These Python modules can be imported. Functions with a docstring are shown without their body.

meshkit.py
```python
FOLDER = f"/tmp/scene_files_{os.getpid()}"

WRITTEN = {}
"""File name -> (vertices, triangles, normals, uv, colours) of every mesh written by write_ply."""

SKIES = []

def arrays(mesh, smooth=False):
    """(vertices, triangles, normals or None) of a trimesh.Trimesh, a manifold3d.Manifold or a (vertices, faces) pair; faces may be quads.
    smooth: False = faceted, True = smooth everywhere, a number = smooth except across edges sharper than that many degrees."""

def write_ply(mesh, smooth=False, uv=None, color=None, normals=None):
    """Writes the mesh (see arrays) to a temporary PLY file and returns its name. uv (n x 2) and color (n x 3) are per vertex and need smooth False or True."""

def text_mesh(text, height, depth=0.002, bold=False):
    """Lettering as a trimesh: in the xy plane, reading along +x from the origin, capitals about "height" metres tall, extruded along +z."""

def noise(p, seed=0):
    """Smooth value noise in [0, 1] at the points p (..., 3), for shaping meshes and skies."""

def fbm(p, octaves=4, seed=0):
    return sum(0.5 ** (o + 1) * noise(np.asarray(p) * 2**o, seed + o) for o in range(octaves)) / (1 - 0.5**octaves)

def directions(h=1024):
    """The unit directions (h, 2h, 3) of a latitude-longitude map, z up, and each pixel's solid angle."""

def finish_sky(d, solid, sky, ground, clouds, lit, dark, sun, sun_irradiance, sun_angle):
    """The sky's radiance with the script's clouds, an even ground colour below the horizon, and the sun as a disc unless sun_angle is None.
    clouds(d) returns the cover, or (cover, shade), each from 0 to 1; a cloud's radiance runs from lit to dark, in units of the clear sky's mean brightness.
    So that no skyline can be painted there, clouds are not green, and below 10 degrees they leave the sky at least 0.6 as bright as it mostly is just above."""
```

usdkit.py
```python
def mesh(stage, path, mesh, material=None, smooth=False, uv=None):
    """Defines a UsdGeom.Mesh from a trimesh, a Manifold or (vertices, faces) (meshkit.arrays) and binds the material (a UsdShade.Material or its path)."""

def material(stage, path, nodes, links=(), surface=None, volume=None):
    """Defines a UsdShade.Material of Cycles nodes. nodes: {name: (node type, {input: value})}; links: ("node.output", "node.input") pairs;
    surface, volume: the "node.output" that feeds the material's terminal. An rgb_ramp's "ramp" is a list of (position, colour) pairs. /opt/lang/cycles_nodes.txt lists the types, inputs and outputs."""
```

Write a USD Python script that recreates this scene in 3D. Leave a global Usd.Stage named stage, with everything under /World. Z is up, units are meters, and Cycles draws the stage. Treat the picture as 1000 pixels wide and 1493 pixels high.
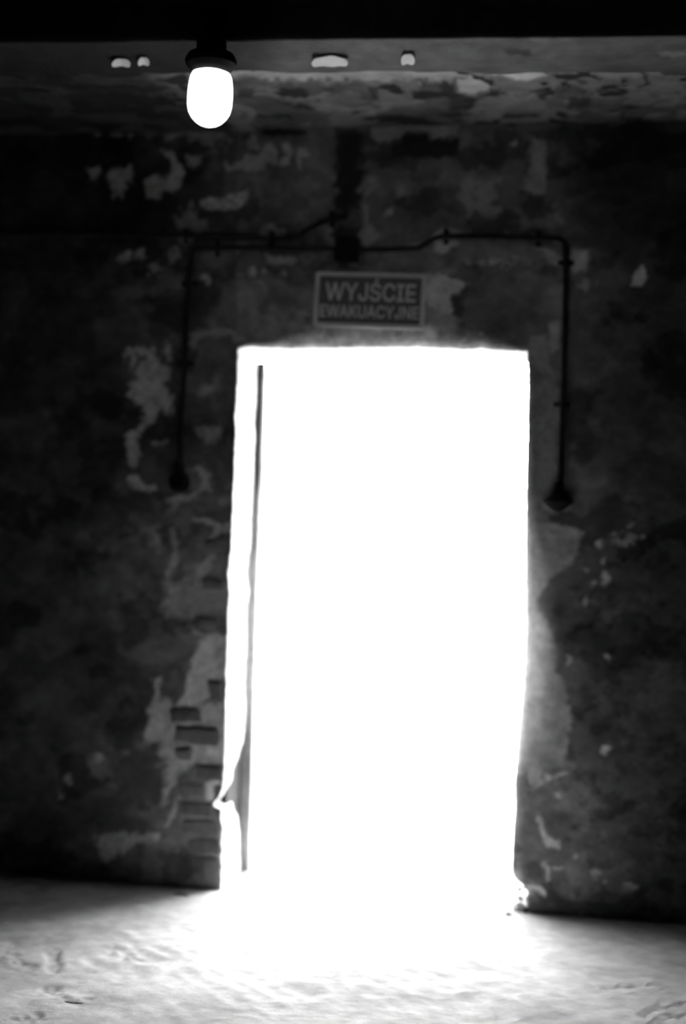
import math, random
import numpy as np
import trimesh, shapely, shapely.affinity
from shapely.geometry import Polygon, LineString
import manifold3d as m3
import usdkit, meshkit
from meshkit import fbm, noise, text_mesh
from pxr import Usd, UsdGeom, UsdLux, UsdShade, Gf, Sdf, Vt

random.seed(7)
RNG = np.random.default_rng(7)
stage = Usd.Stage.CreateInMemory()
UsdGeom.SetStageUpAxis(stage, 'Z')
UsdGeom.SetStageMetersPerUnit(stage, 1.0)
UsdGeom.Xform.Define(stage, '/World')
UsdGeom.Scope.Define(stage, '/World/Looks')

# ------------------------------------------------------------------ camera
EYE = np.array([1.359, -5.26, 1.3417])
YAW, PITCH, ROLL = -0.177, 0.0182, 0.0288
FOCAL, APERTURE = 50.0, 24.0
FPX = FOCAL / APERTURE * 1000
_f = np.array([math.sin(YAW) * math.cos(PITCH), math.cos(YAW) * math.cos(PITCH), math.sin(PITCH)])
_r = np.array([math.cos(YAW), -math.sin(YAW), 0.0])
_u = np.cross(_r, _f)
RIGHT = math.cos(ROLL) * _r + math.sin(ROLL) * _u
UP = -math.sin(ROLL) * _r + math.cos(ROLL) * _u
cam = UsdGeom.Camera.Define(stage, '/World/camera')
M = Gf.Matrix4d(*[float(x) for x in (*RIGHT, 0, *UP, 0, *(-_f), 0, *EYE, 1)])
UsdGeom.Xformable(cam).AddTransformOp().Set(M)
cam.CreateFocalLengthAttr(FOCAL)
cam.CreateHorizontalApertureAttr(APERTURE)
cam.CreateVerticalApertureAttr(APERTURE * 1.493)
cam.CreateFStopAttr(0.95)
cam.CreateFocusDistanceAttr(3.9)
cam.CreateClippingRangeAttr(Gf.Vec2f(0.05, 1000))
cam.GetPrim().CreateAttribute('exposure', Sdf.ValueTypeNames.Float).Set(0.0)

# ------------------------------------------------------------------ sky: bright even overcast
sky = UsdLux.DomeLight.Define(stage, '/World/sky')
sky.CreateIntensityAttr(8.4)
sky.CreateColorAttr(Gf.Vec3f(1, 1, 1))

# ------------------------------------------------------------------ tracing helpers: the far wall is the plane y = 0, door from x = 0 to 1.09
DOOR_W, DOOR_H, THICK, SOFFIT = 1.09, 2.05, 0.337, 2.8831


def ray(px, py):
    px, py = np.asarray(px, float), np.asarray(py, float)
    return _f + ((px - 500) / FPX)[..., None] * RIGHT - ((py - 746.5) / FPX)[..., None] * UP


def on_wall(px, py, y=0.0):
    d = ray(px, py)
    s = (y - EYE[1]) / d[..., 1]
    return EYE + s[..., None] * d


def on_level(px, py, z):
    d = ray(px, py)
    s = (z - EYE[2]) / d[..., 2]
    return EYE + s[..., None] * d


def photo(p):
    d = np.asarray(p, float) - EYE
    w = d @ _f
    return 500 + FPX * (d @ RIGHT) / w, 746.5 - FPX * (d @ UP) / w


# ------------------------------------------------------------------ prim helpers
USED = {}


def numbered(path):
    n = USED.get(path, -1) + 1
    USED[path] = n
    return path if n == 0 else f'{path}_{n:03d}'


def tag(p, label=None, cat=None, group=None, kind=None):
    p = p.GetPrim() if hasattr(p, 'GetPrim') else p
    for k, v in (('label', label), ('category', cat), ('group', group), ('kind', kind)):
        if v:
            p.SetCustomDataByKey(k, v)
    return p


def empty(name, loc=(0, 0, 0), label=None, cat=None, group=None, kind=None):
    x = UsdGeom.Xform.Define(stage, numbered('/World/' + name))
    x.AddTranslateOp().Set(Gf.Vec3d(*map(float, loc)))
    tag(x, label, cat, group, kind)
    x.loc = np.asarray(loc, float)
    return x


def put(name, mesh, mat, parent=None, smooth=30, colour=None, label=None, cat=None, group=None, kind=None):
    """one Mesh; mesh coordinates are world coordinates, a parent's offset is taken off"""
    base = '/World' if parent is None else str(parent.GetPath())
    off = np.zeros(3) if parent is None else getattr(parent, 'loc', np.zeros(3))
    if isinstance(mesh, tuple):
        mesh = trimesh.Trimesh(mesh[0], mesh[1], process=False)
    if hasattr(mesh, 'to_mesh'):
        t = mesh.to_mesh()
        mesh = trimesh.Trimesh(t.vert_properties[:, :3], t.tri_verts, process=False)
    mesh = mesh.copy()
    mesh.vertices = mesh.vertices - off
    m = usdkit.mesh(stage, numbered(f'{base}/{name}'), mesh, MATS[mat], smooth=True if colour is not None else smooth)
    if colour is not None:
        c = np.repeat(np.asarray(colour, np.float32)[:, None], 3, 1)
        UsdGeom.PrimvarsAPI(m).CreatePrimvar('albedo', Sdf.ValueTypeNames.Color3fArray, 'vertex').Set(Vt.Vec3fArray.FromNumpy(c))
    tag(m, label, cat, group, kind)
    m.loc = off
    return m


# ------------------------------------------------------------------ materials (all neutral: the photograph is black and white)
MATS = {}


def grey(v):
    return (v, v, v)


def mat_painted(name, scale, amount, bump_scale, bump_dist, rough=0.9):
    """albedo comes with the mesh (traced patches of bare plaster), grain and fine relief from noise"""
    MATS[name] = usdkit.material(stage, f'/World/Looks/{name}', {
        'a': ('attribute', {'attribute': 'albedo'}),
        'g': ('geometry', {}),
        'n': ('noise_texture', {'scale': scale, 'detail': 5.0, 'roughness': 0.65}),
        'r': ('rgb_ramp', {'ramp': [(0.3, grey(1 - amount)), (0.7, grey(1 + amount * 0.6))]}),
        'm': ('mix', {'mix_type': 'multiply', 'fac': 1.0}),
        'b': ('noise_texture', {'scale': bump_scale, 'detail': 6.0, 'roughness': 0.6}),
        'u': ('bump', {'strength': 0.8, 'distance': bump_dist}),
        'p': ('principled_bsdf', {'roughness': rough, 'specular_ior_level': 0.25}),
    }, [('g.position', 'n.vector'), ('g.position', 'b.vector'), ('n.fac', 'r.fac'), ('a.color', 'm.color1'), ('r.color', 'm.color2'),
        ('m.color', 'p.base_color'), ('b.fac', 'u.height'), ('u.normal', 'p.normal')], surface='p.BSDF')


def mat_plain(name, lo, hi, scale=20, rough=0.7, metallic=0.0, bump=0.001, bump_scale=60, spec=0.4):
    MATS[name] = usdkit.material(stage, f'/World/Looks/{name}', {
        't': ('texture_coordinate', {}),
        'n': ('noise_texture', {'scale': scale, 'detail': 4.0, 'roughness': 0.6}),
        'r': ('rgb_ramp', {'ramp': [(0.3, grey(lo)), (0.7, grey(hi))]}),
        'b': ('noise_texture', {'scale': bump_scale, 'detail': 4.0}),
        'u': ('bump', {'strength': 0.6, 'distance': bump}),
        'p': ('principled_bsdf', {'roughness': rough, 'metallic': metallic, 'specular_ior_level': spec}),
    }, [('t.object', 'n.vector'), ('t.object', 'b.vector'), ('n.fac', 'r.fac'), ('r.color', 'p.base_color'), ('b.fac', 'u.height'), ('u.normal', 'p.normal')], surface='p.BSDF')


mat_painted('wall_paint', 14, 0.35, 90, 0.004)
mat_painted('soffit_plaster', 10, 0.35, 50, 0.006)
mat_painted('floor_concrete', 16, 0.12, 60, 0.0015, 0.95)
mat_plain('dark_plaster', 0.02, 0.05, 4, 0.95, spec=0.1)
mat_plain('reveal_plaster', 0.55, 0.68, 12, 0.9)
mat_plain('masonry', 0.05, 0.09, 25, 0.95, bump=0.006, bump_scale=30, spec=0.1)
for i, (a, b) in enumerate(((0.09, 0.15), (0.12, 0.19), (0.15, 0.23))):
    mat_plain(f'brick_{i}', a, b, 30, 0.95, bump=0.004, bump_scale=45, spec=0.15)
mat_plain('dark_steel', 0.07, 0.11, 30, 0.5, 0.0)
mat_plain('pipe_steel', 0.018, 0.04, 30, 0.85, 0.0, spec=0.05)
mat_plain('black_bakelite', 0.01, 0.02, 20, 0.7, spec=0.05)
mat_plain('sign_pale', 0.78, 0.84, 30, 0.6, bump=0.0002)
mat_plain('sign_dark', 0.13, 0.16, 30, 0.6, bump=0.0002)
mat_plain('door_paint', 0.5, 0.6, 12, 0.5)
mat_plain('pale_flake', 0.65, 0.8, 20, 0.9)
mat_plain('rubble_pale', 0.35, 0.6, 25, 0.95, bump=0.003)
mat_plain('rubble_grey', 0.12, 0.22, 25, 0.95, bump=0.002)
mat_plain('rubble_dark', 0.05, 0.14, 25, 0.95, bump=0.003)
mat_plain('outside_concrete', 0.4, 0.5, 3, 0.9)
MATS['lamp_glass'] = usdkit.material(stage, '/World/Looks/lamp_glass', {
    'e': ('emission', {'color': (1, 1, 1), 'strength': 1.5})}, surface='e.emission')

# ------------------------------------------------------------------ traced wear: soft-edged polygons in the frame of the photograph, laid on their own surface


def crop(x0, y0, k, pts):
    return [(x0 + x / k, y0 + y / k) for x, y in pts]


def smooth01(x):
    x = np.clip(x, 0, 1)
    return x * x * (3 - 2 * x)


def lay(value, px, py, pts, level, soft=3.0, wobble=3.0, strength=1.0, seed=0, mottle=0.0):
    poly = Polygon(pts).buffer(0)
    x0, y0, x1, y1 = poly.bounds
    pad = soft + 2 * wobble + 1
    i = np.nonzero((px > x0 - pad) & (px < x1 + pad) & (py > y0 - pad) & (py < y1 + pad))[0]
    if not len(i):
        return
    q = np.stack([px[i] / 9, py[i] / 9, np.full(len(i), seed * 3.7)], 1)
    a = px[i] + wobble * 2 * (fbm(q, 3, 11) - 0.5) * 2
    b = py[i] + wobble * 2 * (fbm(q, 3, 57) - 0.5) * 2
    d = shapely.distance(shapely.points(a, b), poly.boundary)
    d = np.where(shapely.contains_xy(poly, a, b), d, -d)
    w = smooth01(d / (2 * soft) + 0.5) * strength
    if mottle:
        q[:, 2] += 40
        w = w * (1 - mottle * smooth01((fbm(q * 1.6, 3, 93) - 0.48) / 0.16))
    value[i] = value[i] * (1 - w) + level * w


def lay_spot(value, px, py, cx, cy, rx, ry, level, soft=3, wobble=2.5, strength=1.0, seed=0):
    t = np.linspace(0, 2 * np.pi, 17)[:-1]
    lay(value, px, py, [(cx + rx * math.cos(a), cy + ry * math.sin(a)) for a in t], level, soft, wobble, strength, seed)


# ------------------------------------------------------------------ far wall: one displaced sheet of old plaster with the doorway's ragged, worn edge
LEFT = [(347, 500), (347, 520), (346, 560), (343, 600), (342, 606), (344, 622), (340, 720), (337, 800), (334, 824), (332, 840), (335, 862), (333, 885), (331, 960),
        (329, 1010), (329, 1050), (327, 1120), (325, 1142), (320, 1158), (316, 1166), (311, 1171), (313, 1177), (323, 1180), (322, 1196), (324, 1206), (322, 1240), (322, 1300)]
RGHT = [(768, 505), (769, 560), (768, 640), (766, 700), (764, 800), (763, 870), (762, 950), (758, 1020), (753, 1080), (748, 1150), (749, 1182), (746, 1230), (745, 1272),
        (749, 1284), (758, 1290), (766, 1296), (769, 1306), (768, 1322), (771, 1336)]
TOPS = [(340, 509), (352, 507), (362, 505), (400, 507), (450, 505), (500, 504), (560, 503), (600, 503), (640, 505), (680, 507), (700, 506), (716, 509), (775, 513)]


def edge_curve(pts, along):
    p = on_wall(*np.array(pts, float).T)
    k = 2 if along == 'z' else 0
    o = np.argsort(p[:, k])
    return p[o, k], p[o, 2 - k]


ZL, XL = edge_curve(LEFT, 'z')
ZR, XR = edge_curve(RGHT, 'z')
XT, ZT = edge_curve(TOPS, 'x')
x_left = lambda z: np.interp(z, ZL, XL) + 0.0016 * (noise(np.stack([z * 60, z * 0, z * 0 + 3], -1)) - 0.5) * 2
x_right = lambda z: np.interp(z, ZR, XR) + 0.0016 * (noise(np.stack([z * 60, z * 0, z * 0 + 9], -1)) - 0.5) * 2
z_top = lambda x: np.interp(x, XT, ZT) + 0.0016 * (noise(np.stack([x * 60, x * 0, x * 0 + 5], -1)) - 0.5) * 2


def spaced(a, b, fine, coarse, at):
    """steps from a to b that grow from fine near "at" to coarse away from it"""
    s = a if at == 'b' else b
    out, x, far, step = [0.0], 0.0, abs(b - a), fine
    while x < far:
        step = min(coarse, step * 1.03)
        x += step
        out.append(x)
    o = np.array(out) / out[-1] * far
    return (b - o)[::-1] if at == 'b' else a + o


WX0, WX1, WZ1 = -2.4, 3.6, 3.0
cols_l, cols_r = spaced(WX0, 0.0, 0.004, 0.0075, 'b'), spaced(DOOR_W, WX1, 0.004, 0.0075, 'a')
cols_m = np.linspace(0, DOOR_W, 170)[1:-1]
rows_b, rows_t = np.linspace(0, DOOR_H, 320), spaced(DOOR_H, WZ1, 0.004, 0.007, 'a')[1:]
U, V = np.concatenate([cols_l, cols_m, cols_r]), np.concatenate([rows_b, rows_t])
iL, iR, jT = len(cols_l) - 1, len(cols_l) + len(cols_m), len(rows_b) - 1
uu, vv = np.meshgrid(U, V, indexing='xy')
# warp: column iL follows the left edge, column iR the right edge, row jT the top edge
zz0 = np.minimum(vv, DOOR_H)
dl, dr = x_left(zz0), x_right(zz0) - DOOR_W
fade_up = 1 - smooth01((vv - DOOR_H) / 0.3)
wl = 1 - smooth01(np.abs(uu) / 0.35)
wr = 1 - smooth01(np.abs(uu - DOOR_W) / 0.35)
xx = uu + (dl * wl + dr * wr) * fade_up
dt = z_top(np.clip(xx, x_left(np.array(DOOR_H)), x_right(np.array(DOOR_H)))) - DOOR_H
zz = vv + dt * (1 - smooth01(np.abs(vv - DOOR_H) / 0.3)) * (1 - smooth01((np.maximum(-xx, xx - DOOR_W)) / 0.3))
# distance from the opening, and the rounding of its worn edge
ex = np.maximum(np.maximum(x_left(np.minimum(zz, DOOR_H)) - xx, xx - x_right(np.minimum(zz, DOOR_H))), 0)
ez = np.maximum(zz - z_top(np.clip(xx, 0, DOOR_W)), 0)
ex = np.where((uu > -1e-9) & (uu < DOOR_W + 1e-9), 0, ex)
ez = np.where(vv <= DOOR_H + 1e-9, 0, ez)
dist = np.hypot(ex, ez)
pxg, pyg = photo(np.stack([xx, 0 * xx, zz], -1))
R_RIGHT = ([500, 700, 780, 840, 900, 980, 1060, 1130, 1200, 1260, 1340], [0.012, 0.03, 0.06, 0.11, 0.13, 0.14, 0.13, 0.09, 0.06, 0.05, 0.02])
R_TOP = ([330, 400, 440, 560, 680, 740, 790], [0.008, 0.03, 0.08, 0.10, 0.08, 0.03, 0.01])
rad_r = np.interp(pyg, *R_RIGHT)
rad_t = np.interp(pxg, *R_TOP)
rad = np.where((vv > DOOR_H - 1e-9) & (ex < 1e-9), rad_t, np.where(uu > DOOR_W / 2, rad_r, 0.007))
corner = (ez > 0) & (ex > 0)
rad = np.where(corner, 0.010, rad)
rnd = np.clip(1 - dist / rad, 0, 1)
yy = 0.75 * rad * (1 - (1 - rnd ** 1.7) ** (1 / 1.7))
P = np.stack([xx, yy, zz], -1).reshape(-1, 3)
px, py = (a.ravel() for a in photo(np.stack([xx, 0 * xx, zz], -1)))
Q = P * [1, 0, 1]
big, mid, fine = fbm(Q * 2.3 + 5, 4, 1), fbm(Q * 9 + 1, 4, 2), fbm(Q * 38, 3, 3)
BASE = 0.10
alb = BASE * (0.62 + 0.75 * big) * (0.55 + 0.9 * mid)
peel = smooth01((fbm(Q * 7.5 + 17, 5, 23) - 0.53) / 0.05)          # paint flaked off in scales
alb *= 1 + 0.4 * peel
gone = smooth01((fbm(Q * 5 + 27, 5, 24) - 0.57) / 0.05)            # dark damp blooms
alb *= 1 - 0.45 * gone
# pitted, mottled lower right and flaked speckle
sp = smooth01((fbm(Q * 22 + 9, 4, 21) - 0.56) / 0.09)
alb *= 1 - 0.4 * sp * smooth01((py - 760) / 60) * smooth01((px - 790) / 60)
sp2 = smooth01((fbm(Q * 30 + 2, 4, 33) - 0.62) / 0.05)
alb += 0.02 * sp2
# old dado line on the left
# light falloff away from the doorway painted into the albedo, with a wandering border
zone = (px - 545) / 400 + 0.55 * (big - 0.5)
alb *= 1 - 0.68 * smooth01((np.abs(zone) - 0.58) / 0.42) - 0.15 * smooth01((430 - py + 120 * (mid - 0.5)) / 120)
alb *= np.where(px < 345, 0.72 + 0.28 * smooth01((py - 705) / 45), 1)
F, G, H_, B_ = 0.135, 0.19, 0.27, 0.40     # faint, grey, pale, bare plaster
D_ = 0.022                                   # dark stain
K = lambda k: k
FEATURES = [
    # --- under the beam, left
    (crop(120, 190, 4, [(0, 10), (560, 40), (700, 70), (780, 120), (830, 100), (860, 20), (990, 30), (990, -14), (0, -14)]), 0.15, 4, 4),
    (crop(120, 190, 4, [(470, 125), (530, 120), (555, 170), (585, 230), (575, 330), (540, 360), (480, 355), (430, 405), (370, 385), (350, 310), (400, 270), (470, 260), (520, 215), (510, 165)]), 0.21, 3, 3),
    (crop(120, 190, 4, [(690, 410), (740, 390), (810, 405), (850, 370), (980, 345), (960, 390), (920, 450), (830, 470), (720, 460), (695, 435)]), 0.26, 2.5, 2),
    (crop(120, 190, 4, [(160, 220), (230, 200), (300, 250), (290, 310), (240, 330), (230, 390), (180, 380), (165, 300)]), 0.16, 4, 4),
    (crop(120, 190, 4, [(30, 220), (90, 210), (110, 250), (80, 300), (40, 290)]), 0.15, 4, 3),
    (crop(120, 190, 4, [(610, 150), (690, 140), (695, 180), (640, 225), (600, 190)]), 0.17, 4, 3),
    (crop(120, 190, 4, [(810, 180), (850, 210), (900, 190), (990, 150), (1060, 130), (1060, 240), (990, 245), (830, 240)]), 0.21, 3, 3),
    (crop(120, 190, 4, [(540, 520), (640, 420), (680, 520), (760, 580), (700, 600), (560, 590)]), 0.13, 4, 4),
    (crop(350, 190, 4, [(30, 80), (60, 20), (90, 25), (100, 85), (105, 110), (40, 115)]), 0.21, 2.5, 2),
    (crop(350, 190, 4, [(180, 60), (215, 110), (210, 200), (150, 190), (100, 155), (140, 110)]), 0.2, 3, 2),
    (crop(350, 190, 4, [(240, 85), (280, 70), (310, 110), (290, 190), (230, 205), (220, 180), (270, 150), (250, 120)]), 0.22, 2.5, 1.5),
    (crop(350, 190, 4, [(330, 110), (380, 105), (400, 150), (360, 170), (350, 225), (330, 220), (335, 160)]), 0.22, 2.5, 1.5),
    (crop(350, 190, 4, [(690, 130), (520, 280), (545, 285), (700, 145)]), 0.12, 3, 1.5),
    (crop(350, 190, 4, [(100, 600), (130, 560), (180, 550), (260, 590), (240, 605), (180, 600)]), 0.2, 3, 2),
    (crop(350, 190, 4, [(480, 560), (600, 545), (600, 590), (520, 600)]), 0.17, 4, 3),
    (crop(350, 190, 4, [(680, 570), (760, 570), (810, 620), (740, 680), (680, 640)]), 0.18, 4, 3),
    (crop(350, 190, 4, [(700, 440), (745, 440), (750, 560), (720, 560)]), 0.16, 3, 2),
    (crop(350, 190, 4, [(150, 730), (320, 730), (330, 780), (150, 780)]), 0.18, 4, 3),
    (crop(350, 190, 4, [(840, 480), (890, 460), (900, 490), (850, 500)]), 0.17, 3, 2),
    # --- dark column of soot below the beam and behind the junction box
    ([(492, 190), (530, 190), (528, 310), (490, 312)], 0.018, 8, 6),
    ([(487, 330), (526, 330), (526, 386), (487, 386)], 0.025, 6, 4),
    ([(380, 187), (446, 187), (446, 197), (384, 199)], 0.02, 3, 2),
    # --- ragged pale plaster under the beam, centre
    (crop(430, 50, 4, [(450, 600), (500, 640), (600, 612), (650, 570), (770, 565), (800, 612), (940, 582), (960, 540), (960, 520), (450, 520)]), 0.17, 2, 2),
    (crop(430, 50, 4, [(640, 590), (775, 575), (790, 620), (900, 615), (960, 600), (960, 720), (560, 720), (560, 650)]), 0.018, 3, 2),
    # --- above the door, right
    (crop(580, 190, 4, [(210, 640), (270, 645), (340, 660), (290, 720), (250, 725), (210, 690)]), 0.3, 3, 2),
    (crop(580, 190, 4, [(210, 600), (260, 560), (340, 580), (400, 600), (330, 620), (240, 640)]), 0.17, 4, 3),
    (crop(580, 190, 4, [(40, 660), (130, 670), (100, 695)]), 0.2, 3, 2),
    (crop(580, 190, 4, [(350, 330), (400, 290), (570, 290), (560, 420), (600, 480), (560, 550), (430, 550), (420, 480), (340, 410)]), 0.14, 5, 4),
    (crop(580, 190, 4, [(0, 290), (100, 310), (60, 380), (0, 390)]), 0.14, 4, 4),
    (crop(580, 190, 4, [(770, 60), (860, 60), (870, 390), (800, 385), (710, 350), (740, 300), (780, 200)]), 0.16, 4, 4),
    (crop(580, 190, 4, [(880, 420), (960, 540), (940, 560), (890, 500)]), 0.15, 4, 3),
    (crop(580, 190, 4, [(800, 680), (880, 690), (950, 740), (940, 790), (880, 780), (850, 720)]), 0.2, 4, 3),
    (crop(750, 190, 4, [(310, 740), (370, 715), (415, 740), (400, 800), (340, 830)]), 0.33, 4, 3),
    # --- bare plaster beside the sign
    (crop(430, 370, 3.704, [(680, 108), (740, 112), (820, 125), (900, 150), (915, 175), (890, 205), (850, 215), (835, 260), (850, 310), (830, 330), (780, 320), (720, 290), (690, 240)]), 0.36, 1.6, 1.2),
    (crop(430, 370, 3.704, [(700, 280), (800, 320), (870, 330), (900, 360), (860, 400), (760, 450), (690, 440)]), 0.17, 5, 4),
    # --- left of the door, upper
    (crop(160, 460, 5, [(120, 240), (220, 225), (310, 260), (340, 320), (420, 370), (440, 470), (400, 500), (470, 620), (430, 720), (390, 670), (330, 740), (300, 780), (240, 720), (190, 640), (150, 620), (130, 500), (200, 480), (180, 420), (130, 350)]), 0.21, 4, 5),
    (crop(160, 460, 5, [(170, 290), (260, 270), (290, 310), (220, 340), (210, 420), (170, 470), (150, 440), (180, 360)]), 0.06, 4, 3),
    (crop(160, 460, 5, [(405, 200), (440, 200), (445, 330), (415, 330)]), 0.18, 3, 2),
    (crop(160, 460, 5, [(400, 510), (460, 490), (480, 560), (430, 590)]), 0.045, 4, 2),
    (crop(160, 460, 5, [(600, 130), (700, 110), (860, 90), (920, 140), (990, 150), (990, 190), (920, 200), (880, 150), (760, 160), (650, 190), (620, 240), (590, 220)]), 0.16, 4, 3),
    (crop(160, 460, 5, [(600, 560), (650, 520), (720, 500), (780, 430), (800, 560), (700, 580)]), 0.13, 5, 4),
    (crop(160, 600, 5, [(120, 180), (180, 140), (250, 60), (330, 40), (320, 80), (220, 150), (190, 210), (220, 290), (190, 400), (150, 390), (130, 260)]), 0.2, 3, 3),
    (crop(160, 600, 5, [(130, 490), (200, 460), (210, 520), (330, 540), (350, 580), (290, 595), (150, 540)]), 0.22, 3, 3),
    (crop(160, 600, 5, [(590, 410), (680, 400), (740, 500), (730, 570), (600, 640), (440, 760), (400, 650), (560, 600), (650, 560), (660, 480)]), 0.15, 4, 4),
    (crop(160, 600, 5, [(630, 120), (720, 110), (800, 90), (830, 130), (760, 230), (690, 220), (640, 140)]), 0.13, 4, 3),
    (crop(160, 600, 5, [(300, 220), (420, 210), (440, 240), (320, 250)]), 0.13, 4, 3),
    # --- left of the door, middle
    (crop(200, 740, 5, [(200, 560), (440, 520), (690, 560), (690, 800), (280, 800), (180, 760)]), 0.15, 8, 5),
    (crop(200, 740, 5, [(400, 70), (500, 80), (600, 120), (690, 110), (690, 180), (600, 200), (540, 240), (500, 310), (480, 240), (560, 190), (550, 140), (420, 100)]), 0.2, 3, 2),
    (crop(200, 740, 5, [(560, 365), (520, 370), (440, 450), (420, 520), (460, 520), (520, 460)]), 0.2, 3, 2),
    (crop(200, 740, 5, [(240, 150), (280, 140), (300, 400), (290, 450), (240, 580), (200, 560), (230, 420), (260, 380)]), 0.17, 4, 3),
    (crop(200, 740, 5, [(120, 190), (150, 200), (180, 300), (150, 330)]), 0.14, 3, 2),
    (crop(200, 740, 5, [(480, 520), (600, 510), (620, 570), (520, 600)]), 0.09, 4, 2),
    (crop(200, 740, 5, [(160, 700), (210, 690), (210, 760), (160, 770)]), 0.15, 3, 2),
    (crop(200, 880, 5, [(440, 290), (540, 240), (680, 220), (680, 560), (520, 560), (520, 700), (440, 760), (280, 760), (340, 660), (370, 560), (400, 420)]), 0.25, 3, 2),
    (crop(200, 880, 5, [(380, 170), (460, 190), (480, 240), (420, 220)]), 0.2, 3, 2),
    (crop(200, 880, 5, [(110, 540), (170, 540), (165, 690), (130, 700)]), 0.17, 3, 3),
    (crop(200, 880, 5, [(580, 320), (640, 280), (650, 330), (600, 360)]), 0.13, 3, 2),
    (crop(200, 880, 5, [(100, 700), (240, 690), (260, 800), (90, 800)]), 0.17, 4, 3),
    # --- left of the door, low: pale mortar round the bricks
    (crop(200, 1020, 5, [(90, 40), (500, 30), (660, 30), (660, 490), (400, 480), (300, 560), (200, 760), (150, 800), (230, 520), (190, 480), (170, 340), (50, 300), (90, 150)]), 0.19, 4, 4),
    (crop(200, 1020, 5, [(300, 340), (420, 350), (440, 420), (320, 480)]), 0.23, 4, 3),
    (crop(200, 1020, 5, [(510, 360), (610, 370), (590, 420), (520, 440)]), 0.3, 3, 2),
    (crop(200, 1020, 5, [(0, 340), (150, 340), (180, 440), (220, 520), (150, 780), (0, 790), (-150, 700), (-120, 430)]), 0.045, 6, 8),
    (crop(200, 1020, 5, [(505, 605), (600, 588), (615, 612), (545, 635), (545, 740), (512, 740)]), 0.36, 1.8, 1.2),
    (crop(200, 1150, 5, [(300, 60), (290, 170), (230, 280), (205, 265), (260, 130)]), 0.21, 3, 2),
    (crop(200, 1150, 5, [(80, 320), (160, 330), (140, 390), (90, 400)]), 0.24, 3, 2),
    (crop(200, 1150, 5, [(470, 400), (610, 400), (600, 500), (570, 555), (530, 540)]), 0.16, 5, 3),
    (crop(0, 1080, 2.381, [(330, 330), (520, 320), (530, 350), (420, 380), (390, 420), (350, 410)]), 0.15, 4, 4),
    (crop(0, 1080, 2.381, [(300, 50), (370, 60), (380, 130), (310, 120)]), 0.1, 4, 4),
    # --- right of the door
    (crop(700, 700, 3.333, [(190, 180), (500, 250), (470, 360), (410, 430), (350, 480), (290, 520), (270, 600), (330, 720), (350, 850), (370, 950), (410, 1000), (440, 1150), (400, 1400), (130, 1400), (190, 1000)]), 0.19, 4, 3),
    (crop(700, 700, 3.333, [(190, 640), (290, 680), (345, 770), (350, 850), (330, 960), (300, 1050), (180, 1080)]), 0.26, 10, 3),
    (crop(700, 700, 3.333, [(230, 1280), (390, 1260), (400, 1420), (160, 1420)]), 0.14, 6, 3),
    (crop(440, 330, 1.786, [(640, 250), (672, 245), (670, 320), (650, 330)]), 0.2, 3, 2),
    (crop(440, 330, 1.786, [(640, 430), (672, 420), (668, 510), (640, 490)]), 0.2, 3, 2),
    (crop(440, 330, 1.786, [(590, 290), (640, 280), (650, 390), (610, 380)]), 0.15, 5, 3),
    ([(766, 600), (790, 560), (812, 540), (812, 700), (800, 760), (764, 770)], 0.125, 10, 5),
    ([(788, 737), (800, 740), (812, 749), (800, 748), (790, 742)], 0.17, 2, 1),
    ([(822, 744), (834, 738), (832, 743), (824, 747)], 0.11, 2, 1),
    (crop(440, 330, 1.786, [(700, 60), (745, 65), (735, 115), (700, 120)]), 0.24, 4, 3),
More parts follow.
